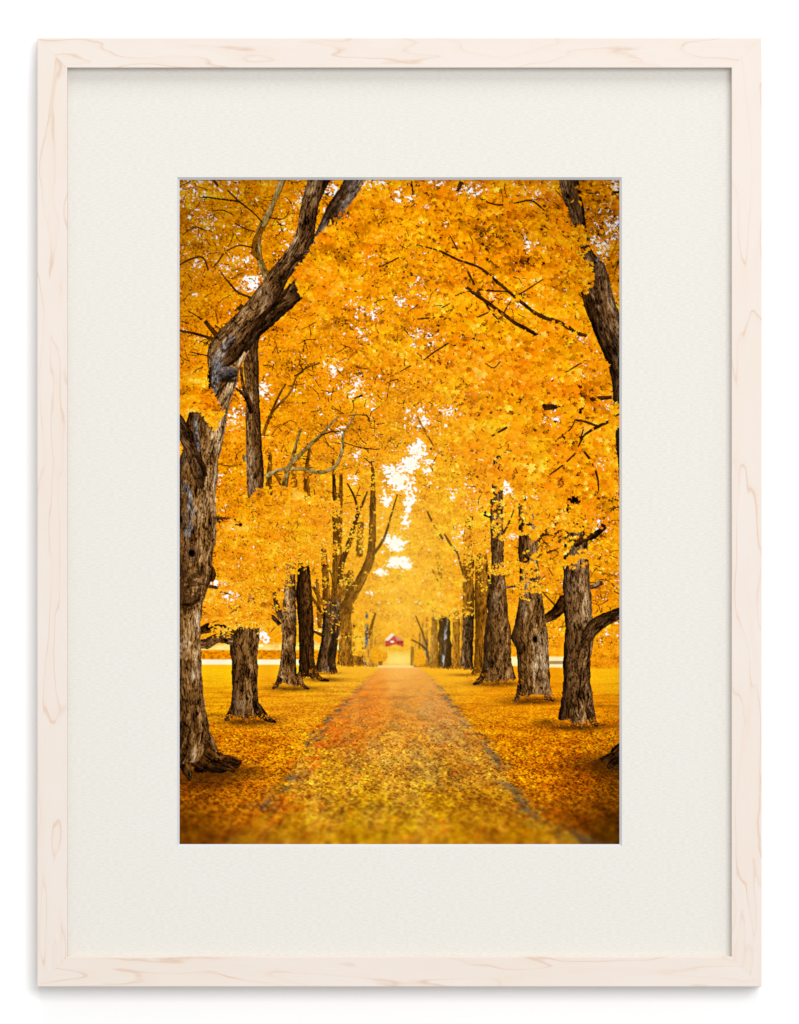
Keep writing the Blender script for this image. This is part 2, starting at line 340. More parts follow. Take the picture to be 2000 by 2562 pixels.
    for a in range(0, len(x), 8000):
        sl = slice(a, a + 8000); R = int(np.ceil(pr[sl].max())); o = np.arange(-R, R + 1)
        ox, oy = np.meshgrid(o, o); ox = ox.ravel()[None]; oy = oy.ravel()[None]
        jx = np.floor(px[sl]).astype(int)[:, None] + ox; jy = np.floor(py[sl]).astype(int)[:, None] + oy
        u = (jx + .5 - px[sl][:, None]) / pr[sl][:, None]; v = (jy + .5 - py[sl][:, None]) / (pr[sl] * .5)[:, None]
        v = v + u * ((np.arange(len(px[sl])) % 7 - 3) * .25)[:, None]
        m = (u * u + v * v < .8) & (jx >= 0) & (jx < IW) & (jy >= 0) & (jy < IH)
        flat[(jy * IW + jx)[m]] = np.broadcast_to(cc[sl][:, None, :], m.shape + (3,))[m]
    # dark pools of shade round the near feet of the trunks
    def pool(cx, cy, rx, ry, a, col=(74, 38, 6)):
        q = np.exp(-(((GX - cx) / rx) ** 2 + ((GY - cy) / ry) ** 2) ** 1.2) * (.65 + .7 * (fbm(GX / 9, GY / 4, 51) - .2))
        blend(q * (GY > 1210), col, a)
    pool(110, 1480, 130, 22, .85); pool(60, 1500, 100, 26, .6); pool(180, 1354, 76, 12, .92); pool(60, 1338, 60, 5, .45); pool(286, 1272, 66, 7, .85); pool(360, 1250, 52, 6, .8)
    pool(1090, 1462, 110, 24, .9); pool(990, 1368, 84, 11, .92); pool(915, 1356, 36, 9, .6); pool(882, 1303, 74, 10, .9); pool(792, 1260, 72, 8, .85); pool(1060, 1315, 60, 3, .4); pool(720, 1238, 50, 4, .5); pool(370, 1234, 40, 4, .5)

    # ---- 3. leaf layers
    def foliage(n, x0, y0, x1, y1, size=1., dt=0., spread=.15, dens=None, clump=26., seed=60, dark=.10, over_hole=.03):
        x = x0 + (x1 - x0) * rnd(n); y = y0 + (y1 - y0) * rnd(n)
        ix = np.clip((x * K).astype(int), 0, IW - 1); iy = np.clip((y * K).astype(int), 0, IH - 1)
        f = FF[iy, ix]
        ok = ~hole[iy, ix] | (rnd(n) < over_hole)
        if dens is not None: ok &= rnd(n) < dens(x, y)
        x, y, f = x[ok], y[ok], f[ok]; n = len(x)
        cl = fbm(x / clump, y / (clump * .7), seed, 3)
        spr = fbm((x + y * .25) / 52, (y - x * .12) / 11, seed + 21, 3)
        t = f[:, 0] + dt + .50 * (cl - .5) + .46 * (spr - .5) + (.62 * (fbm(x / 85, y / 60, 140) - .5) - .035) * (1 - .5 * np.clip(f[:, 1] * 4, 0, 1)) + spread * rng.standard_normal(n) * .34
        # undersides and gaps inside a clump
        dk = rnd(n) < .72 * dark * (1.5 * sst(.40, .60, 1 - cl) + 1.2 * sst(.42, .60, 1 - spr) + .25)
        t = np.where(dk, t - .18 - .26 * rnd(n), t)
        hi = (rnd(n) < .13) & ~dk; t = np.where(hi, t + .06 + .14 * rnd(n), t)
        t = np.clip(t, 0, .93)
        hue = fbm(x / 60 + 7, y / 44, 145) - .5; ul = sst(420, 120, x) * sst(460, 160, y)
        tint = np.stack([1 - .07 * ul + 0 * hue, 1 + .26 * hue - .02 + .01 * ul, 1 + 0 * hue], -1)
        leaves(x, y, f[:, 2] * size * (.65 + .7 * rnd(n)) * np.where(dk, .60, 1.), t, np.clip(f[:, 1], 0, 1), tint=tint)

    above = lambda x, y: 1 - sst(1110, 1200, y) * (1 - .0 * x)
    def crown_low(x, y):
        """lower rim of the hanging leaves along the avenue"""
        lim = np.interp(x, [0, 60, 130, 200, 260, 330, 420, 480, 520, 545, 590, 640, 700, 760, 820, 900, 960, 1030, 1100], [1160, 1150, 1150, 1160, 1140, 1150, 1150, 1150, 1140, 1128, 1160, 1100, 1120, 1160, 1180, 1185, 1190, 1215, 1222])
        return 1 - sst(-14, 4, y - lim + 26 * (fbm(x / 20, y / 20, 71) - .5))
    foliage(60000, 0, 0, 1100, 1230, .80, -.04, .22, crown_low, 30, 61, .26)
    twigs(1000, 0, 0, 1100, 1120, 30, .55)

    def punch(thr, seed, dens_mul=1., where=None):
        """bright sky between the leaves: ragged little openings, gathered where the crowns are thin"""
        nz = .6 * vnoise(GX / 4.4, GY / 3.4, seed) + .4 * vnoise(GX / 2.1, GY / 1.9, seed + 1)
        cl_ = fbm(GX / 26, GY / 18, seed + 2)
        q = sst(thr, thr - .05, nz - (hd - .17) * .42 * dens_mul - (cl_ - .5) * .5) if False else sst(0, .05, (hd - .17) * .62 * dens_mul + (cl_ - .5) * .55 + (nz - .5) - thr)
        q = q * (GY < 1100) * (~solid)
        if where is not None: q = q * where
        q = q[..., None]
        img[:] = img * (1 - q) + np.array([1., .965, .84]) * q
    punch(.43, 131)
    # ---- 4. far trunks and limbs
    for (y0, y1, xa, xb, st, al) in [(1150, 1216, 609, 628, 'blue', .75), (1075, 1222, 627, 645, 'far', .85), (1050, 1160, 577, 587, 'dark', .0), (1090, 1224, 646, 679, 'dark', .9), (1080, 1224, 681, 702, 'gold', .9),
                                  (1085, 1216, 461, 475, 'blue', .85), (1100, 1217, 432, 460, 'gold', .95), (985, 1217, 398, 430, 'gold', .95)]:
        if al: trunk([(y0, xa + 3, xb - 3), (y0 + (y1 - y0) * .4, xa + 1, xb - 1), (y1 - 14, xa, xb), (y1, xa - 6, xb + 6)], style=st, light=1, alpha=al, rough=.2, grain=2.4, gain=.95)
    limb([(668, 1094, 3), (664, 1140, 5), (660, 1180, 5), (656, 1218, 5)], style='blue', gain=1.5, alpha=.8, rough=.5)
    limb([(473, 1146, 4), (482, 1110, 3.5), (490, 1084, 2)], style='twig', alpha=.8)
    for (xa, xb, ya, st, al) in [(596, 603, 1130, 'far', .8), (604, 612, 1110, 'far', .7), (614, 622, 1090, 'gold', .6), (476, 484, 1128, 'far', .6), (486, 492, 1146, 'far', .5), (702, 708, 1100, 'gold', .6), (588, 592, 1150, 'far', .7), (639, 646, 1080, 'gold', .7), (424, 432, 1100, 'gold', .8)]:
        trunk([(ya, xa + 2, xb - 1), (1180, xa, xb), (1218, xa - 3, xb + 3)], style=st, alpha=al, rough=.2, grain=2)
    # red barn and pale bushes at the end of the drive
    def poly(P, col, a=1.):
        m = np.ones_like(GX, bool); P = np.array(P, float); s = 0
        for (xa, ya), (xb, yb) in zip(P, np.roll(P, -1, 0)):
            m &= ((xb - xa) * (GY - ya) - (yb - ya) * (GX - xa)) >= 0
        blend(m.astype(float), col, a)
    poly([(515, 1152), (531, 1138), (541, 1140), (560, 1152), (560, 1170), (515, 1170)], (190, 52, 40), .9)
    poly([(512, 1152), (530, 1134), (537, 1138), (523, 1153)], (255, 248, 232), .8); poly([(536, 1138), (549, 1140), (562, 1152), (544, 1152)], (226, 150, 110), .7)
    poly([(528, 1152), (536, 1152), (536, 1158), (528, 1158)], (250, 236, 220)); poly([(545, 1154), (550, 1154), (550, 1160), (545, 1160)], (120, 30, 24))
    poly([(552, 1154), (557, 1154), (557, 1160), (552, 1160)], (120, 30, 24))
    for _ in range(1):
        n = 2600; a = rnd(n) * 6.28; q = np.sqrt(rnd(n))
        cx = np.where(rnd(n) < .5, 497, 600.); x = cx + np.cos(a) * q * np.where(cx < 550, 22, 15); y = np.where(cx < 550, 1188, 1196) + np.sin(a) * q * 22
        leaves(x, y, np.full(n, 2.4), .40 + .3 * rnd(n), np.full(n, .12))
        n = 1500; x = 500 + rnd(n) * 76; y = 1166 + 11 * rnd(n) - 3 * np.sin(x / 7); leaves(x, y, np.full(n, 2.2), .42 + .4 * rnd(n), np.full(n, .35))
    poly([(497, 1204), (507, 1204), (507, 1214), (497, 1214)], (128, 70, 24), .8)
    limb([(582, 1168, 4), (582, 1190, 4), (581, 1214, 4)], style='gold', alpha=.6, gain=.8)
    far_limbs = [([(593, 591, 2), (612, 627, 3), (635, 666, 2)], 'gold'), ([(688, 535, 5), (712, 575, 6), (734, 614, 5)], 'gold'),
                 ([(619, 830, 2), (637, 866, 2.4), (658, 899, 3)], 'twig'), ([(662, 886, 2), (676, 910, 3), (694, 932, 3)], 'twig'), ([(694, 932, 2), (706, 975, 3), (716, 1010, 3)], 'twig'),
                 ([(629, 971, 1.5), (648, 1007, 2)], 'twig'), ([(645, 936, 4), (652, 996, 4)], 'gold'), ([(704, 830, 2), (721, 863, 3), (730, 900, 4)], 'twig'),
                 ([(580, 1150, 2), (600, 1160, 2), (618, 1176, 3)], 'twig'), ([(590, 1090, 1.2), (606, 1130, 2), (618, 1165, 3)], 'twig')]
    for P, st in far_limbs: limb(P, style=st, alpha=.85)
    trunk([(840, 712, 734), (900, 710, 736), (1000, 709, 735), (1086, 708, 736)], style='gold', light=1, gain=.75, rough=.3)
    for P in ([(228, 690, 4), (226, 740, 7), (224, 790, 9)], [(292, 660, 3), (288, 710, 6), (287, 790, 9)], [(326, 670, 3), (320, 720, 6), (318, 790, 9)], [(452, 860, 9), (450, 940, 9)], [(428, 980, 8), (426, 1080, 10)], [(240, 735, 4), (262, 770, 6)], [(345, 1000, 4), (352, 1120, 6)]):
        limb(P, style='gold', gain=.62, alpha=.85, rough=.35)
    # curved many-stemmed tree on the left
    for P, st, g in [([(361, 925, 7), (366, 1000, 9), (370, 1070, 11)], 'gold', .85), ([(405, 735, 4), (402, 830, 6), (398, 960, 8), (394, 1080, 11)], 'gold', .75), ([(385, 700, 3), (389, 830, 6), (389, 961, 6), (386, 1060, 8)], 'gold', .55),
                     ([(450, 828, 4), (440, 856, 6), (428, 900, 7), (408, 955, 7), (400, 1010, 6)], 'twig', .9), ([(470, 780, 2), (452, 826, 4)], 'twig', .9), ([(420, 760, 2), (440, 800, 3), (446, 840, 3)], 'twig', .9),
                     ([(545, 788, 1.4), (532, 830, 2.2), (512, 896, 3), (483, 940, 4)], 'twig', .9), ([(335, 1018, 4), (350, 1044, 5), (364, 1066, 5)], 'gold', .8), ([(332, 1043, 3), (352, 1076, 3), (364, 1102, 4)], 'gold', .7),
                     ([(334, 1128, 3), (364, 1142, 5)], 'twig', .9), ([(369, 960, 2), (385, 1000, 3), (392, 1040, 4)], 'gold', .7)]:
        limb(P, style=st, gain=g, rough=.15)
    limb([(483, 705, 4), (484, 771, 6), (483, 830, 8), (482, 896, 9), (476, 950, 11), (456, 996, 12), (430, 1043, 13), (404, 1088, 14), (392, 1120, 16)], style='gold', gain=.66)
    trunk([(1050, 362, 402), (1109, 359, 404), (1158, 354, 397), (1200, 346, 392), (1226, 340, 392), (1236, 334, 398)], style='umber', light=-1, gain=.95)
    limb([(395, 1100, 6), (388, 1150, 9), (380, 1200, 10), (388, 1232, 8)], style='dark', gain=.8, alpha=.8)

    foliage(14000, 0, 640, 560, 1150, .9, 0, .2, lambda x, y: crown_low(x, y) * sst(.50, .62, fbm(x / 40, y / 30, 72)) * np.where((x > 330) & (y > 960), .25, .8), 24, 63, .16)
    foliage(9000, 560, 780, 860, 1160, .9, 0, .2, lambda x, y: crown_low(x, y) * sst(.50, .60, fbm(x / 34, y / 40, 73)) * .8, 24, 64, .14)
    # pale golden hanging sprays in front of the far left trunks
    foliage(1500, 432, 1060, 470, 1190, 1., .06, .15, lambda x, y: np.exp(-((x - 448) / 10.) ** 2), 20, 65, .06)
    foliage(900, 470, 985, 560, 1010, .9, .0, .2, None, 20, 66, .2)

    # ---- 5. middle-distance trunks
    trunk([(928, 300, 322), (975, 296, 326), (1027, 292, 332), (1126, 299, 337), (1191, 300, 338), (1232, 298, 344), (1252, 286, 366)], style='dark', light=-1, gain=1.1)
    limb([(332, 1215, 8), (350, 1246, 6), (374, 1252, 3)], style='dark')
    trunk([(960, 270, 292), (994, 266, 290), (1060, 259, 292), (1093, 254, 294), (1158, 258, 292), (1220, 252, 293), (1252, 244, 298), (1268, 234, 308)], style='brown', light=1, gain=1.12)
    limb([(296, 1236, 8), (308, 1262, 6), (324, 1273, 3)], style='umber'); limb([(254, 1246, 7), (244, 1264, 6), (234, 1272, 3)], style='umber')
    limb([(252, 1112, 6), (232, 1092, 5), (208, 1082, 3)], style='umber'); limb([(254, 1098, 7), (243, 1060, 6), (238, 1032, 4)], style='umber'); limb([(240, 1072, 3), (216, 1070, 3)], style='umber')
    limb([(100, 1100, 2), (70, 1112, 3), (50, 1124, 3)], style='umber'); limb([(140, 1016, 3), (100, 1020, 4), (70, 1016, 4)], style='umber'); limb([(132, 1038, 1.5), (96, 1028, 2)], style='twig')
    # right row
    trunk([(1086, 707, 736), (1158, 706, 734), (1200, 703, 732), (1226, 696, 736)], style='umber', light=1)
    limb([(1043, 771, 2), (1043, 738, 2.4), (1016, 679, 3)], style='twig')
    trunk([(935, 744, 766), (971, 738, 773), (1027, 737, 771), (1126, 739, 767), (1191, 737, 763), (1225, 733, 765), (1240, 724, 768)], style='gold', light=-1, gain=.80)
    limb([(771, 990, 3), (775, 1020, 4), (772, 1070, 6)], style='umber')
    trunk([(690, 786, 806), (760, 780, 808), (830, 776, 808), (978, 779, 810), (1027, 777, 816), (1093, 768, 820), (1126, 763, 827), (1191, 760, 829), (1230, 755, 834), (1250, 746, 842), (1262, 734, 850)], style='brown', light=-1, gain=.86)
    limb([(766, 1226, 4), (752, 1250, 8), (734, 1262, 3)], style='umber', gain=.7); limb([(775, 840, 7), (757, 832, 6), (752, 822, 4)], style='dark')
    limb([(838, 815, 1.6), (826, 850, 2), (806, 890, 3)], style='twig'); limb([(940, 925, 2), (905, 938, 3.4), (880, 950, 3)], style='twig'); limb([(940, 885, 2), (905, 890, 3), (888, 900, 3)], style='twig')
    limb([(945, 858, 2), (915, 876, 2.4), (896, 905, 3)], style='twig'); limb([(815, 1020, 3), (850, 1014, 3)], style='umber'); limb([(905, 1030, 1.6), (930, 1056, 2), (955, 1082, 2.4)], style='twig')
    limb([(962, 1050, 16), (940, 1082, 14), (910, 1100, 10)], style='dark', gain=1.3)
    limb([(1012, 1022, 4), (1036, 1016, 6), (1052, 1006, 8)], style='brown')
    trunk([(780, 838, 858), (830, 846, 880), (873, 847, 893), (928, 847, 895), (978, 850, 898), (1060, 846, 908), (1093, 841, 913), (1126, 831, 918), (1145, 829, 920), (1178, 841, 921), (1250, 846, 925), (1282, 840, 930), (1300, 828, 938)], style='brown', light=-1, gain=1.02, grain=3.6)
    limb([(850, 1282, 5), (844, 1296, 6), (836, 1304, 3)], style='umber', gain=.8); limb([(900, 1200, 5), (908, 1240, 7), (914, 1286, 6)], style='grey', alpha=.8, gain=1.25); limb([(912, 1290, 9), (934, 1302, 4)], style='umber')
    hole_blob = np.exp(-(((GX - 887) / 7.) ** 2 + ((GY - 1149) / 9.5) ** 2) ** 2); blend(hole_blob, (10, 5, 3)); 
    # second right tree with its great limb
    limb([(1007, 680, 8), (998, 760, 12), (985, 820, 18), (990, 900, 24)], style='dark', gain=1.0, rough=.4)
    trunk([(880, 962, 1018), (955, 959, 1020), (1027, 957, 1026), (1060, 957, 1030), (1090, 960, 1032), (1126, 962, 1036), (1158, 960, 1032), (1200, 957, 1027), (1250, 957, 1026), (1316, 951, 1034), (1350, 944, 1040), (1364, 936, 1046)], style='umber', light=-1, gain=1.12, grain=3.8)
    limb([(1010, 1172, 5), (1022, 1136, 16), (1042, 1112, 18), (1070, 1096, 16), (1104, 1082, 15)], style='umber', gain=.85, light=-1)
    limb([(985, 908, 14), (1010, 896, 10), (1034, 890, 8), (1062, 868, 6)], style='dark', gain=1.2)
    limb([(1062, 868, 4), (1052, 862, 3)], style='dark'); limb([(1016, 1322, 5), (1030, 1350, 9), (1044, 1366, 3)], style='umber', gain=.8); limb([(986, 1326, 4), (994, 1350, 8), (1002, 1370, 4)], style='umber', gain=1.1)

    # left: second tree
    trunk([(395, 160, 200), (426, 158, 198), (508, 166, 200), (574, 167, 203), (673, 167, 208), (738, 169, 213), (788, 172, 212), (812, 178, 206)], style='brown', light=1, gain=.84, grain=3.0)
    limb([(164, 690, 5), (166, 705, 5)], style='brown')
    limb([(151, 528, 3), (167, 541, 7), (176, 560, 7), (182, 584, 6)], style='dark', gain=1.2); limb([(166, 541, 5), (158, 500, 4), (156, 470, 4)], style='brown', gain=.8)
    limb([(136, 518, 2), (152, 530, 3)], style='dark')
    trunk([(1040, 150, 186), (1080, 140, 200), (1109, 127, 203), (1158, 126, 199), (1200, 131, 197), (1250, 134, 197), (1310, 131, 200), (1335, 126, 206), (1352, 118, 214)], style='brown', light=-1, gain=.92, grain=3.6)
    limb([(186, 1296, 4), (200, 1326, 12), (220, 1346, 8), (242, 1356, 3)], style='umber', gain=.72); limb([(136, 1310, 4), (128, 1338, 9), (116, 1352, 4)], style='umber', gain=.85)
    limb([(140, 1128, 14), (96, 1122, 10), (54, 1127, 10)], style='dark', gain=1.35); limb([(132, 1150, 14), (98, 1146, 12), (70, 1160, 13), (50, 1160, 10)], style='brown', gain=.85)
    limb([(88, 848, 7), (130, 855, 9), (172, 861, 5)], style='dark', gain=1.3)

    # pale curving boughs in the middle left
    for P, st, g in [([(217, 744, 7), (246, 728, 5), (280, 724, 5), (318, 725, 5), (351, 733, 5), (380, 724, 4.5), (397, 708, 4.5), (408, 673, 4), (410, 640, 3.4), (428, 606, 2.6), (443, 581, 2)], 'pale', .95),
                     ([(262, 776, 8), (268, 745, 7), (276, 716, 6), (318, 673, 5), (354, 640, 4), (376, 615, 3), (397, 594, 2)], 'pale', .8), ([(279, 712, 4), (290, 670, 3.6), (305, 623, 3)], 'pale', .78),
                     ([(354, 640, 2), (384, 630, 2), (404, 632, 1.6)], 'twig', 1), ([(210, 640, 4), (230, 587, 4), (256, 556, 3), (276, 535, 2.4), (302, 482, 2.4), (351, 459, 2.4)], 'gold', .8), ([(230, 584, 3), (250, 540, 3), (266, 512, 2.6)], 'gold', .7),
                     ([(300, 462, 1.4), (310, 480, 2.2), (288, 492, 2)], 'twig', .7), ([(413, 658, 1.2), (450, 670, 1.6), (500, 676, 1)], 'twig', 1), ([(436, 548, 1.5), (458, 540, 3)], 'twig', .8), ([(425, 590, 1), (468, 590, 2), (475, 606, 2)], 'twig', .8)]:
        limb(P, style=st, gain=g)
    foliage(26000, 95, 770, 400, 1150, .95, .0, .2, lambda x, y: crown_low(x, y) * sst(-.1, .25, 1 - np.maximum(((x - 245) / 170.) ** 2, 0) - np.abs((y - np.interp(x, [100, 180, 250, 300, 350, 400], [960, 940, 880, 870, 840, 820])) / np.interp(x, [100, 160, 210, 260, 300, 330, 370], [140, 150, 170, 125, 110, 80, 30])) ** 3 + 1.1 * (fbm(x / 34, y / 26, 174) - .5)) * (.12 + .88 * sst(.44, .56, fbm(x / 30, y / 16, 74))), 22, 67, .20)
    foliage(5000, 60, 1010, 230, 1160, .95, .02, .2, lambda x, y: sst(.46, .56, fbm(x / 24, y / 24, 75)) * (1 - sst(1110, 1150, y)) * sst(60, 90, x), 22, 68, .16)
    foliage(2500, 150, 1085, 210, 1150, .9, 0, .2, lambda x, y: (1 - sst(1098, 1130, y + np.abs(x - 176) * .8)), 22, 69, .2)

    # ---- 6. the two near trees
    # grey stem behind the great limb
    limb([(224, 262, 10), (212, 228, 9), (201, 196, 8), (197, 150, 8), (208, 118, 9), (222, 92, 9), (236, 60, 6), (250, 26, 8), (262, -6, 8)], style='pale', gain=.85)
    limb([(210, 120, 4), (192, 150, 6), (186, 180, 5), (200, 200, 5)], style='gold', gain=.8)
    for P in ([(0, 378, 3), (40, 386, 3.4), (88, 400, 4)], [(66, 355, 5), (86, 380, 6), (106, 402, 7)], [(92, 330, 1.4), (98, 362, 1.2)], [(104, 232, 1.5), (128, 262, 2.4), (150, 284, 3), (192, 300, 2.4)], [(152, 318, 9), (160, 330, 8), (166, 342, 6)], [(122, 28, 2), (150, 56, 2.4), (186, 84, 2), (208, 108, 2)],
              [(60, 44, 1.6), (100, 50, 2.2), (150, 56, 2.4)], [(85, 0, 3), (98, 18, 3)], [(0, 20, 1.4), (30, 6, 1.4)], [(112, 186, 2), (96, 210, 2), (84, 222, 1.4)], [(0, 216, 2), (30, 200, 2.4), (60, 196, 2), (74, 228, 2.2)], [(224, 96, 2), (260, 100, 1.6), (276, 80, 1.2)], [(84, 80, 1.2), (110, 78, 1.6), (136, 90, 1.4)],
              [(120, 180, 2), (150, 166, 2), (186, 172, 2)], [(24, 330, 1.5), (60, 350, 1.6)], [(90, 365, 1.6), (118, 384, 1.4)], [(30, 432, 1.5), (66, 440, 1.6), (80, 444, 1.6)], [(10, 140, 1.2), (40, 120, 1.4), (70, 130, 1.2)], [(140, 110, 1.4), (166, 124, 1.6), (190, 132, 1.6)]):
        limb(P, style='twig', gain=.9)
    # second limb, seen above the leaves
    limb([(300, 268, 12), (330, 190, 14), (352, 148, 16), (372, 112, 19), (395, 70, 22), (420, 36, 23), (444, -8, 24)], style='grey', light=-1, gain=.72)
    limb([(150, 415, 26), (187, 372, 26), (222, 342, 26), (262, 308, 24), (296, 276, 22), (326, 240, 20), (346, 196, 16)], style='umber', light=1, gain=.80, grain=3.8)
    # great left trunk and limb (drawn from the foot up)
    trunk([(430, 84, 176), (476, 77, 152), (508, 74, 147), (541, 62, 134), (581, 26, 124), (640, 16, 116), (706, 2, 100), (760, -8, 96), (830, -12, 92), (880, -12, 94), (912, -12, 92), (945, -12, 84), (988, -12, 88), (1015, -12, 74), (1060, -12, 60), (1109, -12, 55), (1158, -12, 55), (1250, -12, 58), (1316, -12, 66), (1381, -14, 80), (1420, -16, 96), (1452, -20, 110)], style='brown', light=-1, gain=1.10, grain=4.4, rough=.07)
    limb([(78, 470, 5), (112, 430, 40), (140, 392, 38), (176, 350, 33), (220, 290, 29), (256, 232, 25), (290, 190, 24), (312, 150, 24), (321, 100, 22), (328, 60, 22), (342, 20, 25), (354, -10, 27)], style='umber', light=1, gain=1.14, grain=4.4, rough=.07)
    limb([(96, 450, 14), (116, 410, 10), (150, 372, 6)], style='grey', gain=1.25, alpha=.7, rough=.4)
    limb([(92, 530, 14), (96, 490, 17), (100, 450, 18), (116, 420, 12), (140, 396, 4)], style='blue', gain=1.08, alpha=.72, rough=.4)
    limb([(300, 190, 12), (322, 184, 7), (344, 182, 5)], style='umber')
    limb([(262, 250, 4), (284, 208, 6), (306, 196, 5), (322, 196, 3)], style='dark', alpha=.85)
    limb([(174, 400, 3), (200, 352, 6), (230, 322, 6), (262, 290, 4), (278, 262, 3)], style='dark', alpha=.85, gain=.8)
    # burl below the fork
    def burl(cx, cy, rx, ry, dark=1., lit=1.):
        q = ((GX - cx) / rx) ** 2 + ((GY - cy) / ry) ** 2; m = sst(1.06, .94, q)
        nx = (GX - cx) / rx; ny = (GY - cy) / ry
        n = fbm(GX / 4, GY / 3, 81); v = np.clip(.36 - .26 * ny - .14 * nx + .6 * (n - .5), .02, 1) * lit
        c = np.stack([np.interp(v, [0, .4, .8], a) for a in ([16, 92, 190], [11, 78, 178], [8, 72, 172])], -1) / 255.
        img[:] = img * (1 - m[..., None]) + c * m[..., None]
    burl(122, 484, 24, 16, 1., .8)
    blend(np.exp(-(((GX - 124) / 24.) ** 2 + ((GY - 503) / 6.) ** 2) ** 2), (16, 9, 5), .8)
    limb([(-8, 590, 14), (14, 634, 18), (34, 672, 20), (44, 720, 16), (56, 770, 8)], style='umber', gain=.8, light=-1)
    limb([(28, 585, 2.4), (25, 630, 3), (32, 660, 2)], style='dark'); limb([(44, 690, 5), (58, 712, 7), (68, 742, 4)], style='dark', alpha=.8)
    limb([(14, 755, 10), (22, 800, 18), (26, 850, 18), (20, 890, 12)], style='blue', gain=1.2, alpha=.7, rough=.5)
    limb([(44, 596, 9), (44, 640, 8), (50, 680, 6)], style='blue', gain=1.0, alpha=.7, rough=.5)
    # knot hole, and the swelling under it
    q = np.sqrt(((GX - 33) / 19.) ** 2 + ((GY - 930) / 24.) ** 2)
    rings = .5 + .5 * np.sin(q * 26 + 4 * fbm(GX / 7, GY / 7, 84)); mq = sst(1.25, .8, q) * .5
    cr = np.stack([np.interp(rings * .7 + .5 * fbm(GX / 3, GY / 3, 85) - .1, [0, .5, 1], a) for a in ([34, 104, 176], [20, 66, 130], [10, 38, 90])], -1) / 255.
    img[:] = img * (1 - mq[..., None]) + cr * mq[..., None]
    blend(np.exp(-(((GX - 33) / 8.) ** 2 + ((GY - 934) / 9.5) ** 2) ** 3), (8, 4, 2))
    sw = sst(1.1, .5, np.sqrt(((GX - 30) / 52.) ** 2 + ((GY - 1012) / 62.) ** 2)) * sst(.3, .6, fbm(GX / 12, GY / 7, 86)) * (GX < np.interp(GY, [950, 988, 1027, 1060], [80, 88, 67, 58]))
    blend(sw, (58, 34, 14), .75)
    limb([(0, 1058, 4), (30, 1062, 5), (52, 1046, 3)], style='dark', alpha=.85)
    limb([(84, 968, 3), (87, 988, 7), (82, 1004, 5)], style='dark', alpha=.85)
    # roots
    for P, g in [([(30, 1400, 44), (52, 1440, 36), (84, 1462, 22), (120, 1466, 12), (150, 1462, 5)], 1.0), ([(70, 1430, 14), (100, 1446, 14), (130, 1452, 12), (156, 1456, 6)], 1.1), ([(90, 1456, 12), (124, 1470, 9), (140, 1478, 5)], 1.2), ([(10, 1440, 20), (20, 1470, 13), (26, 1490, 9), (30, 1500, 4)], 1.4)]:
        limb(P, style='dark', gain=g * 1.15, rough=.4, grain=5)
    trunk([(1200, -12, 56), (1300, -12, 62), (1381, -14, 76), (1430, -16, 66), (1462, -16, 40)], style='brown', light=-1, gain=.92, grain=4.4, rough=.06, seed=12)
    # near right tree, at the picture's edge
    limb([(968, -10, 23), (978, 36, 24), (990, 80, 20), (1000, 120, 15), (1012, 170, 12), (1028, 205, 17), (1044, 232, 21)], style='umber', light=-1, gain=.95, grain=4)
    limb([(1044, 216, 17), (1046, 250, 26), (1046, 290, 34), (1058, 335, 37), (1074, 380, 38), (1100, 430, 42), (1116, 500, 38), (1122, 600, 38), (1128, 740, 32), (1130, 900, 32), (1134, 1080, 34)], style='umber', light=1, gain=.95, grain=4.4, rough=.06)
    limb([(1022, 262, 12), (1034, 300, 14), (1048, 350, 14), (1062, 390, 9)], style='grey', gain=.9, alpha=.8); limb([(1012, 282, 10), (1024, 330, 10), (1040, 370, 6)], style='dark', alpha=.8)
    limb([(1018, 168, 4), (1022, 148, 3)], style='dark'); limb([(1040, 206, 3), (1050, 194, 3)], style='blue')
    limb([(1090, 400, 10), (1094, 450, 12)], style='blue', alpha=.6, gain=.8); limb([(1096, 478, 12), (1100, 494, 8)], style='dark')
    for P, g in [([(1110, 1430, 26), (1085, 1444, 16), (1062, 1450, 8), (1048, 1448, 3)], 1.0), ([(1110, 1455, 18), (1082, 1462, 12), (1070, 1470, 5)], 1.2), ([(1104, 1418, 10), (1090, 1430, 8), (1076, 1440, 5)], 1.4)]:
        limb(P, style='dark', gain=g, rough=.45, grain=5)
    # ---- 7. near sprays of large leaves
    def in_fan(x, y):
        xe = np.interp(y, [0, 40, 70, 110, 150, 190, 230, 270, 300, 340, 420, 520], [452, 440, 418, 372, 340, 318, 290, 292, 318, 350, 470, 560])
        left = sst(-6, 14, x - xe + 24 * (fbm(x / 14, y / 10, 91) - .5))
        xr = np.interp(y, [0, 40, 75, 115, 150, 190, 240, 270, 300, 335, 378, 410, 459, 541, 600, 760], [930, 944, 962, 990, 1010, 1026, 1030, 1006, 994, 1004, 1026, 1042, 1064, 1070, 1074, 1082])
        right = 1 - sst(-10, 8, x - xr + 24 * (fbm(x / 14, y / 10, 92) - .5))
        return left * right
    thin = lambda x, y: (.25 + .75 * sst(.44, .56, fbm(x / 30, y / 16, 93)))
    foliage(15000, 280, 0, 1090, 760, 1., .01, .2, lambda x, y: in_fan(x, y) * thin(x, y) * (1 - sst(560, 700, y) * sst(700, 560, x)) * .75, 34, 94, .13, .0)
    foliage(6000, 280, 120, 560, 330, 1., .03, .2, lambda x, y: in_fan(x, y) * np.exp(-((x - np.interp(y, [120, 180, 230, 300], [420, 370, 340, 360])) / 90.) ** 2), 26, 95, .16, .0)
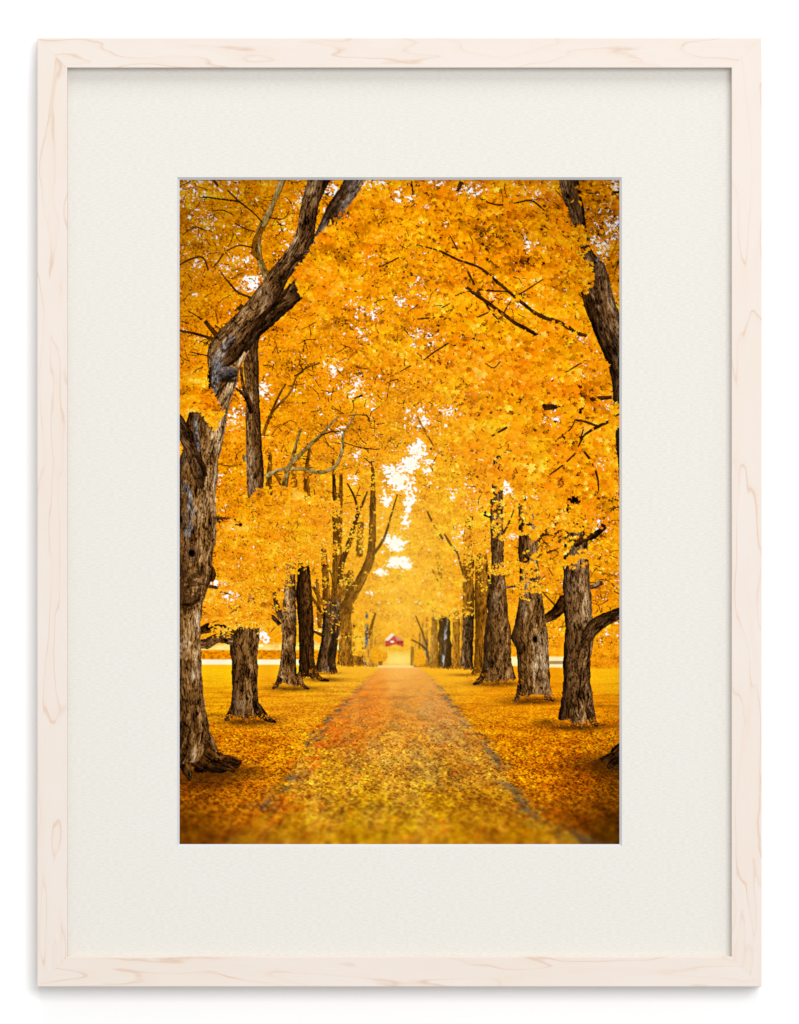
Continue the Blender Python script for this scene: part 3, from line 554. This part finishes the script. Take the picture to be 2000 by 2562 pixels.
    foliage(3200, 620, 420, 1100, 900, 1.05, .02, .18, lambda x, y: thin(x + 300, y) * sst(-20, 60, x - np.interp(y, [420, 600, 700, 900], [600, 680, 660, 760])) * (1 - sst(860, 900, y)) * .9 * sst(6, -6, x - np.interp(y, [410, 459, 541, 600, 900], [1042, 1064, 1070, 1076, 1092])), 30, 96, .10, .0)
    lapr = lambda x, y: sst(8, -8, x - np.interp(y, [455, 480, 500, 520, 545, 565, 585, 610, 635, 650], [30, 48, 62, 74, 88, 102, 108, 98, 92, 80]) - 16 * (fbm(x / 9, y / 9, 97) - .5)) * sst(484, 500, y + 14 * (fbm(x / 12, y / 12, 99) - .5)) * (1 - sst(-6, 6, y - np.interp(x, [0, 30, 60, 80, 100, 118], [588, 576, 582, 618, 632, 604]) + 16 * (fbm(x / 9, y / 9, 98) - .5)))
    foliage(3600, 0, 460, 130, 650, .95, .03, .2, lapr, 20, 97, .2, .0)
    for (xa, xb, yb, w) in feet:
        m = int(10 + w * 1.3) if xa > 0 else 0; x = xa - w * .15 + (xb - xa + w * .30) * rnd(m); y = yb + rng.standard_normal(m) * w * .05 + w * .015 - .05 * w * np.abs((x - (xa + xb) / 2) / w * 2) ** 2
        dsc = np.clip((yb - 1205) / 457., .02, 1); leaves(x, y, np.full(m, 1.0 + 4 * dsc) * (.5 + .7 * rnd(m)), .14 + .34 * rnd(m), np.zeros(m))
    # thin boughs across the upper right
    for P, w in [([(599, 166, 1.5), (648, 179, 2.4), (698, 203, 3), (747, 220, 3.4), (780, 246, 4), (819, 279, 4), (859, 312, 4.4), (898, 341, 5), (954, 361, 5.4), (990, 384, 5), (1016, 391, 4)], 0), ([(711, 266, 3), (735, 284, 5), (760, 302, 4.5), (796, 328, 4.5), (836, 358, 4.5), (862, 372, 5), (895, 391, 4)], 0),
                 ([(688, 292, 1.5), (720, 280, 2.4), (747, 276, 2.8), (790, 280, 2.4), (819, 281, 2.4)], 0), ([(908, 250, 1.4), (870, 275, 2), (839, 295, 2.2), (820, 316, 2), (809, 338, 2)], 0), ([(809, 338, 2), (796, 350, 2), (776, 328, 2.6), (760, 302, 2.6)], 0), ([(742, 346, 2), (770, 334, 2), (790, 328, 2)], 0), ([(675, 140, 1.4), (688, 165, 2), (701, 187, 2.4)], 0),
                 ([(750, 49, 1.4), (780, 62, 2), (806, 65, 2), (840, 60, 2), (878, 54, 2.4), (911, 79, 2)], 0), ([(1003, 38, 1.6), (1050, 34, 2.6), (1100, 33, 3)], 0), ([(715, 222, 2.4), (736, 262, 3), (750, 290, 4)], 0), ([(738, 180, 1), (738, 215, 1.4)], 0),
                 ([(911, 571, 8), (935, 568, 7), (958, 561, 6)], 0), ([(958, 561, 3), (1000, 554, 4), (1040, 548, 5), (1078, 545, 5)], 0), ([(911, 571, 5), (907, 548, 5), (905, 531, 3), (918, 514, 2), (944, 495, 2), (975, 476, 2), (1003, 459, 1.6)], 0),
                 ([(1075, 604, 4), (1045, 618, 4), (1010, 640, 3), (996, 668, 2.6), (990, 682, 2.4), (960, 712, 2.4), (924, 738, 2)], 0), ([(990, 602, 3), (1012, 606, 3.4), (1043, 617, 3)], 0), ([(1000, 650, 2), (1008, 625, 2)], 0), ([(940, 652, 1.6), (975, 625, 2), (988, 600, 1.6)], 0),
                 ([(780, 642, 2), (800, 630, 3), (818, 620, 3)], 0), ([(610, 452, 1.6), (640, 430, 2), (672, 410, 2)], 0), ([(550, 482, 1.2), (578, 466, 1.6)], 0), ([(763, 460, 1.2), (785, 472, 1.6), (802, 454, 1.2)], 0), ([(595, 350, 2), (630, 346, 2.4), (660, 344, 2)], 0), ([(500, 220, 1.6), (530, 206, 2), (548, 196, 2)], 0),
                 ([(580, 5, 2), (584, 40, 2.4)], 0), ([(694, 30, 4), (704, 8, 6)], 0), ([(1010, 680, 3), (1030, 710, 2.6), (1043, 745, 2.6), (1046, 778, 2)], 0), ([(1000, 585, 5), (1008, 560, 4)], 0)]:
        limb(P, style='twig', gain=.85, rough=.3)
    foliage(1500, 560, 40, 1090, 760, 1., .02, .2, lambda x, y: in_fan(x, y) * sst(.46, .56, fbm(x / 24, y / 18, 103)), 34, 104, .13, .0)
    # leaves over the right-hand trunks
    for (cx, cy, rx, ry, nn) in [(278, 955, 40, 26, 700), (312, 930, 36, 30, 700), (364, 925, 30, 22, 300), (176, 1062, 52, 36, 1100), (160, 1098, 44, 20, 500), (240, 1010, 40, 30, 500), (250, 1060, 20, 20, 120), (930, 480, 40, 20, 120), (970, 556, 40, 12, 90), (900, 545, 14, 20, 60), (396, 860, 24, 30, 200), (448, 900, 14, 30, 120), (430, 1010, 24, 20, 160), (360, 1010, 16, 20, 70), (1062, 940, 30, 40, 200), (820, 905, 20, 20, 130), (760, 1000, 14, 24, 80), (870, 870, 26, 30, 420), (900, 850, 30, 26, 300), (870, 990, 34, 50, 900), (900, 960, 24, 24, 260), (985, 945, 30, 24, 320), (970, 930, 18, 24, 160), (800, 970, 26, 16, 260), (790, 870, 14, 20, 60), (745, 930, 18, 40, 300), (990, 860, 40, 30, 320), (1010, 905, 8, 10, 20),
                                 (1088, 590, 14, 36, 170), (722, 930, 14, 26, 120), (725, 1075, 26, 16, 300), (660, 1080, 50, 16, 420), (1000, 750, 30, 50, 200), (855, 800, 26, 26, 160), (797, 790, 16, 24, 60), (1040, 30, 60, 40, 160), (1075, 140, 34, 60, 200), (1006, 140, 20, 24, 120), (1010, 250, 18, 30, 240)]:
        a = rnd(nn) * 6.28; q = np.sqrt(rnd(nn)); foliage_x = cx + np.cos(a) * q * rx * 1.25; foliage_y = cy + np.sin(a) * q * ry * 1.25
        kq = fbm(foliage_x / 15, foliage_y / 11, 181) > .38 + .17 * q; foliage_x, foliage_y = foliage_x[kq], foliage_y[kq]; nn = len(foliage_x)
        f = field(foliage_x, foliage_y, FOL); leaves(foliage_x, foliage_y, f[:, 2] * (.55 + .5 * rnd(nn)) * (.8 if cy > 900 else 1), f[:, 0] + .02 + .15 * rng.standard_normal(nn), np.clip(f[:, 1], 0, 1))

    punch(.47, 151)
    # ---- 8. the lens of the printed picture: soft foreground and soft far end, darker corners
    def blur(a, s):
        r = int(s * 2.5) + 1; k = np.exp(-.5 * (np.arange(-r, r + 1) / s) ** 2); k /= k.sum()
        p = np.pad(a, ((r, r), (r, r), (0, 0)), mode='edge')
        p = sum(k[i] * p[i:i + a.shape[0]] for i in range(2 * r + 1)); return sum(k[i] * p[:, i:i + a.shape[1]] for i in range(2 * r + 1))
    img = np.clip(img, 0, 1)
    img = np.clip(img + .22 * (img - blur(img, 7.)) - .006, 0, 1)
    y0 = int(1440 * K); b3 = img.copy(); b3[y0:] = blur(img[y0:], 1.9); b6 = img.copy(); b6[y0:] = blur(img[y0:], 4.2)
    m1 = sst(1490, 1600, GY)[..., None]; m2 = sst(1560, 1670, GY)[..., None]
    img = img * (1 - m1) + b3 * m1; img = img * (1 - m2) + b6 * m2
    bl = np.clip(blur((img.min(-1) > .7).astype(float)[..., None] * (GY < 1000)[..., None], 6.), 0, 1); img = img + (1 - img) * bl * np.array([.5, .42, .22]) * .8
    mf = (np.exp(-(((GX - 570) / 150.) ** 2 + ((GY - 1070) / 260.) ** 2) ** 2) * .8)[..., None]
    img = img * (1 - mf) + blur(img, 1.0) * mf
    glow = (np.exp(-(((GX - 560) / 170.) ** 2 + ((GY - 1010) / 300.) ** 2)) * .22)[..., None]
    img = img + (1 - img) * glow * np.array([1., .85, .45])
    vx = (GX / PW - .5) * 2; vy = (GY / PH - .55) * 2
    vig = 1 - .20 * sst(.9, 1.9, vx ** 2 + vy ** 2)
    img = img * vig[..., None]
    return np.clip(img, 0, 1)

# ================================================================ materials
def mat(name, rough=.6, spec=.3):
    m = bpy.data.materials.new(name); m.use_nodes = True; nt = m.node_tree
    b = nt.nodes['Principled BSDF']; b.inputs['Roughness'].default_value = rough
    b.inputs['Specular IOR Level'].default_value = spec
    return m, nt, b
def N(nt, t, **k):
    n = nt.nodes.new(t)
    for a, v in k.items(): setattr(n, a, v)
    return n
def math_(nt, op, a, b=None, c=None, clamp=False):
    n = N(nt, 'ShaderNodeMath', operation=op); n.use_clamp = clamp
    for i, v in enumerate((a, b, c)):
        if v is None: continue
        if isinstance(v, (int, float)): n.inputs[i].default_value = v
        else: nt.links.new(v, n.inputs[i])
    return n.outputs[0]
def mix(nt, f, a, b):
    n = N(nt, 'ShaderNodeMix', data_type='RGBA')
    for i, v in ((0, f), (6, a), (7, b)):
        if isinstance(v, (int, float)): n.inputs[i].default_value = v
        elif isinstance(v, tuple): n.inputs[i].default_value = v
        else: nt.links.new(v, n.inputs[i])
    return n.outputs[2]
def noise(nt, vec, scale, detail=2, dist=0., rough=.5):
    n = N(nt, 'ShaderNodeTexNoise'); n.inputs['Scale'].default_value = scale; n.inputs['Detail'].default_value = detail
    n.inputs['Distortion'].default_value = dist; n.inputs['Roughness'].default_value = rough
    nt.links.new(vec, n.inputs['Vector']); return n.outputs['Fac']
def scaled(nt, vec, s, off=(0, 0, 0)):
    n = N(nt, 'ShaderNodeMapping'); n.inputs['Scale'].default_value = s; n.inputs['Location'].default_value = off
    nt.links.new(vec, n.inputs['Vector']); return n.outputs[0]
def rampf(nt, v, lo, hi):
    n = N(nt, 'ShaderNodeMapRange', interpolation_type='SMOOTHSTEP'); n.inputs[1].default_value = lo; n.inputs[2].default_value = hi
    nt.links.new(v, n.inputs[0]); return n.outputs[0]

# white painted wall
m_wall, nt, b = mat('white_wall_paint', .75, .15)
tc = N(nt, 'ShaderNodeTexCoord').outputs['Object']
w1 = noise(nt, tc, 3, 3); nt.links.new(mix(nt, w1, (.915, .917, .92, 1), (.925, .925, .925, 1)), b.inputs['Base Color'])
bp = N(nt, 'ShaderNodeBump'); bp.inputs['Strength'].default_value = .06; bp.inputs['Distance'].default_value = .0004
nt.links.new(noise(nt, tc, 900, 2), bp.inputs['Height']); nt.links.new(bp.outputs[0], b.inputs['Normal'])

# pale maple of the frame: grain runs along each rail's own x axis
def maple(name, off):
    m, nt, b = mat(name, .5, .18)
    tc = N(nt, 'ShaderNodeTexCoord').outputs['Object']
    warp = noise(nt, scaled(nt, tc, (60, 160, 60), off), 1.0, 3)
    cv = scaled(nt, tc, (6.5, 42, 42), off)
    n1 = noise(nt, cv, 1.0, 2.2, .35, .42)
    n1 = math_(nt, 'ADD', n1, math_(nt, 'MULTIPLY', warp, .035))
    band = math_(nt, 'FRACT', math_(nt, 'MULTIPLY', n1, 6.2))
    line = math_(nt, 'SUBTRACT', 1., math_(nt, 'MULTIPLY', math_(nt, 'ABSOLUTE', math_(nt, 'SUBTRACT', band, .5)), 14.), clamp=True)
    soft = rampf(nt, math_(nt, 'SUBTRACT', band, .5), .42, -.06)
    soft = math_(nt, 'MULTIPLY', soft, math_(nt, 'GREATER_THAN', band, .5))
    part = rampf(nt, noise(nt, scaled(nt, tc, (11, 60, 60), off), 1.0, 2), .40, .62)
    fibre = noise(nt, scaled(nt, tc, (70, 1500, 1500), off), 1.0, 3)
    fleck = rampf(nt, noise(nt, scaled(nt, tc, (42, 620, 620), (off[0] + 3, off[1], off[2])), 1.0, 2), .70, .80)
    tone = noise(nt, scaled(nt, tc, (9, 30, 30), (off[0] + 9, 2, 0)), 1.0, 3)
    k = .725
    base = mix(nt, rampf(nt, tone, .3, .7), (.90 * k, .802 * k, .715 * k, 1), (.915 * k, .822 * k, .755 * k, 1))
    base = mix(nt, math_(nt, 'MULTIPLY', rampf(nt, fibre, .45, .75), .16), base, (.84 * k, .68 * k, .56 * k, 1))
    base = mix(nt, math_(nt, 'MULTIPLY', soft, .22), base, (.87 * k, .66 * k, .50 * k, 1))
    base = mix(nt, math_(nt, 'MULTIPLY', math_(nt, 'MULTIPLY', line, math_(nt, 'ADD', part, .22, clamp=True)), .52), base, (.74 * k, .47 * k, .31 * k, 1))
    base = mix(nt, math_(nt, 'MULTIPLY', fleck, .30), base, (.74 * k, .50 * k, .34 * k, 1))
    nt.links.new(base, b.inputs['Base Color'])
    bp = N(nt, 'ShaderNodeBump'); bp.inputs['Strength'].default_value = .08; bp.inputs['Distance'].default_value = .0002
    nt.links.new(fibre, bp.inputs['Height']); nt.links.new(bp.outputs[0], b.inputs['Normal'])
    return m

# woven linen face of the mat
m_mat, nt, b = mat('ivory_linen', .85, .08)
tc = N(nt, 'ShaderNodeTexCoord').outputs['Object']
weft = noise(nt, scaled(nt, tc, (260, 1350, 1)), 1.0, 2); warp_ = noise(nt, scaled(nt, tc, (1000, 260, 1)), 1.0, 2)
slub = rampf(nt, noise(nt, scaled(nt, tc, (480, 700, 1)), 1.0, 1), .60, .78); cloud = noise(nt, scaled(nt, tc, (60, 90, 1)), 1.0, 3)
k = .715
c = mix(nt, rampf(nt, weft, .35, .65), (.850 * k, .822 * k, .755 * k, 1), (.915 * k, .893 * k, .832 * k, 1))
c = mix(nt, math_(nt, 'MULTIPLY', rampf(nt, warp_, .5, .72), .10), c, (.935 * k, .92 * k, .875 * k, 1))
c = mix(nt, math_(nt, 'MULTIPLY', slub, .14), c, (.76 * k, .745 * k, .71 * k, 1))
c = mix(nt, math_(nt, 'MULTIPLY', cloud, .12), c, (.90 * k, .85 * k, .80 * k, 1))
nt.links.new(c, b.inputs['Base Color'])
bp = N(nt, 'ShaderNodeBump'); bp.inputs['Strength'].default_value = .25; bp.inputs['Distance'].default_value = .0001
nt.links.new(weft, bp.inputs['Height']); nt.links.new(bp.outputs[0], b.inputs['Normal'])

# white core of the mat board showing in its bevel
m_core, nt, b = mat('mat_board_core', .9, .05)
tc = N(nt, 'ShaderNodeTexCoord').outputs['Object']
nt.links.new(mix(nt, noise(nt, tc, 700, 2), (.55, .56, .575, 1), (.58, .59, .60, 1)), b.inputs['Base Color'])

# the printed sheet: ink colours worked out above live on its dots
m_ink, nt, b = mat('printed_paper', .8, 0.)
at = N(nt, 'ShaderNodeAttribute', attribute_name='ink'); nt.links.new(at.outputs['Color'], b.inputs['Base Color'])
m_back, nt, b = mat('backing_card', .9, .05); tc = N(nt, 'ShaderNodeTexCoord').outputs['Object']
nt.links.new(mix(nt, noise(nt, tc, 400, 2), (.30, .25, .18, 1), (.36, .30, .22, 1)), b.inputs['Base Color'])

# ================================================================ building
def mesh_obj(name, verts, faces, material, parent=None):
    me = bpy.data.meshes.new(name); me.from_pydata([tuple(v) for v in verts], [], faces); me.update()
    o = bpy.data.objects.new(name, me); me.materials.append(material); C.objects.link(o)
    if parent: o.parent = parent
    return o

# the wall
wall = mesh_obj('wall', [(-6, 0, -.5), (6, 0, -.5), (6, 0, 5), (-6, 0, 5), (-6, .12, -.5), (6, .12, -.5), (6, .12, 5), (-6, .12, 5)],
                [(0, 1, 2, 3), (5, 4, 7, 6), (1, 5, 6, 2), (4, 0, 3, 7), (3, 2, 6, 7), (4, 5, 1, 0)], m_wall)
wall['kind'] = 'structure'; wall['label'] = 'plain bright white wall behind the framed picture'

# the framed picture: local x to the right, y up, z out from the wall
root = bpy.data.objects.new('framed_picture', None); C.objects.link(root)
root.location = (0, 0, CZ); root.rotation_euler = (math.radians(90), 0, 0)
root['label'] = 'autumn tree avenue print with ivory mat in a pale maple frame on white wall'
root['category'] = 'framed picture'

def X(px, depth=0.):      # picture column -> metres, for something `depth` behind the frame's face
    return (px - 1000) * U * (1 + depth / CAM_D)
def Y(py, depth=0.):
    return (1281 - py) * U * (1 + depth / CAM_D)
FZ = WALL_TO_FACE
RW = 75.3 * U                       # rail width
L, R, T, B = X(93.5), X(1906.2), Y(94.2), Y(2468.6)

def rail(length, name, material):
    """a mitred rail: outer edge on y = 0, inner edge on y = -RW, face at z = 0, small eased edges"""
    e = .00055; z1 = -(WALL_TO_FACE - .0012); g = .00002; rab = .0084
    # section points (y, z), going round
    S = [(0, z1), (0, -e), (-e * .35, -e * .3), (-e, 0), (-RW + e, 0), (-RW + e * .35, -e * .3), (-RW, -e), (-RW, -rab), (-RW + .006, -rab), (-RW + .006, z1)]
    verts = []
    for end in (0, 1):
        for y, z in S:
            x = -y + g                       # 45 degree mitre
            verts.append((x if end == 0 else length - x, y, z))
    n = len(S); faces = [(i, (i + 1) % n, n + (i + 1) % n, n + i) for i in range(n)]
    faces += [tuple(range(n))[::-1], tuple(range(n, 2 * n))]
    o = mesh_obj(name, verts, faces, material, root)
    for p in o.data.polygons: p.use_smooth = False
    return o
W_, H_ = R - L, T - B
specs = [((L, T), 0, W_, (0.3, 1.7, .4)), ((R, T), -90, H_, (4.1, 2.2, .9)), ((R, B), 180, W_, (7.7, .6, 2.4)), ((L, B), 90, H_, (2.9, 5.3, 1.1))]
rail_labels = ['top rail, pale maple with wavy pink grain lines', 'right rail, pale maple with long straight grain', 'bottom rail, pale maple with looping grain', 'left rail, pale maple with long flame-shaped grain']
for i, ((x, y), deg, ln, off) in enumerate(specs):
    o = rail(ln, 'frame_rail', maple('pale_maple' if i == 0 else 'pale_maple.%03d' % i, off))
    o.location = (x, y, FZ); o.rotation_euler = (0, 0, math.radians(deg)); o['label'] = rail_labels[i]

# mat board: linen face with a bevelled window
RECESS = 8.5 * MM; MT = 2.2 * MM
zf = FZ - RECESS; zb = zf - MT
ox0, ox1, oy0, oy1 = L + RW - .005, R - RW + .005, B + RW - .005, T - RW + .005
ix0, ix1, iy0, iy1 = X(443.2, RECESS), X(1556.6, RECESS), Y(2118.4, RECESS), Y(443.2, RECESS)
D2 = RECESS + MT
px0, px1, py0, py1 = X(449.8, D2), X(1550.2, D2), Y(2111.9, D2), Y(450.0, D2)
def ring(a, z): return [(a[0], a[2], z), (a[1], a[2], z), (a[1], a[3], z), (a[0], a[3], z)]
V = ring((ox0, ox1, oy0, oy1), zf) + ring((ix0, ix1, iy0, iy1), zf) + ring((ox0, ox1, oy0, oy1), zb) 
F = [(i, (i + 1) % 4, 4 + (i + 1) % 4, 4 + i) for i in range(4)] + [(8 + i, 8 + (i + 1) % 4, (i + 1) % 4, i) for i in range(4)]
mat_o = mesh_obj('mat_board', V, F, m_mat, root)
V = ring((ix0, ix1, iy0, iy1), zf) + ring((px0, px1, py0, py1), zb) + ring((ox0, ox1, oy0, oy1), zb)
F = [(i, (i + 1) % 4, 4 + (i + 1) % 4, 4 + i) for i in range(4)]
bev = mesh_obj('mat_bevel', V[:8], F, m_core, mat_o)

# the print: one flat sheet, a dot of ink per vertex
ink = make_print()
ink = np.where(ink <= .04045, ink / 12.92, ((ink + .055) / 1.055) ** 2.4) * INK_GAIN
xs = np.linspace(px0 - .0006, px1 + .0006, IW); ys = np.linspace(py1 + .0006, py0 - .0006, IH)
vx_, vy_ = np.meshgrid(xs, ys)
co = np.stack([vx_, vy_, np.full_like(vx_, zb - .0003)], -1).reshape(-1, 3).astype(np.float32)
me = bpy.data.meshes.new('print_sheet')
nq = (IW - 1) * (IH - 1)
me.vertices.add(IW * IH); me.vertices.foreach_set('co', co.ravel())
a = (np.arange(IH - 1)[:, None] * IW + np.arange(IW - 1)[None]).ravel()
q = np.stack([a, a + IW, a + IW + 1, a + 1], -1).astype(np.int32)
me.loops.add(nq * 4); me.loops.foreach_set('vertex_index', q.ravel())
me.polygons.add(nq); me.polygons.foreach_set('loop_start', np.arange(0, nq * 4, 4, dtype=np.int32))
me.update(calc_edges=True)
ca = me.color_attributes.new('ink', 'FLOAT_COLOR', 'POINT')
rgba = np.ones((IW * IH, 4), np.float32); rgba[:, :3] = ink.reshape(-1, 3)
ca.data.foreach_set('color', rgba.ravel())
me.materials.append(m_ink)
pr_o = bpy.data.objects.new('print', me); C.objects.link(pr_o); pr_o.parent = root
pr_o['label'] = 'colour print of a leaf-covered drive between rows of old maples in golden autumn leaf'

# card that closes the frame at the back
zc = zb - .0012
bk = mesh_obj('backing_board', [(ox0, oy0, zc), (ox1, oy0, zc), (ox1, oy1, zc), (ox0, oy1, zc), (ox0, oy0, zc - .003), (ox1, oy0, zc - .003), (ox1, oy1, zc - .003), (ox0, oy1, zc - .003)],
              [(0, 1, 2, 3), (5, 4, 7, 6), (1, 5, 6, 2), (4, 0, 3, 7), (3, 2, 6, 7), (4, 5, 1, 0)], m_back, root)
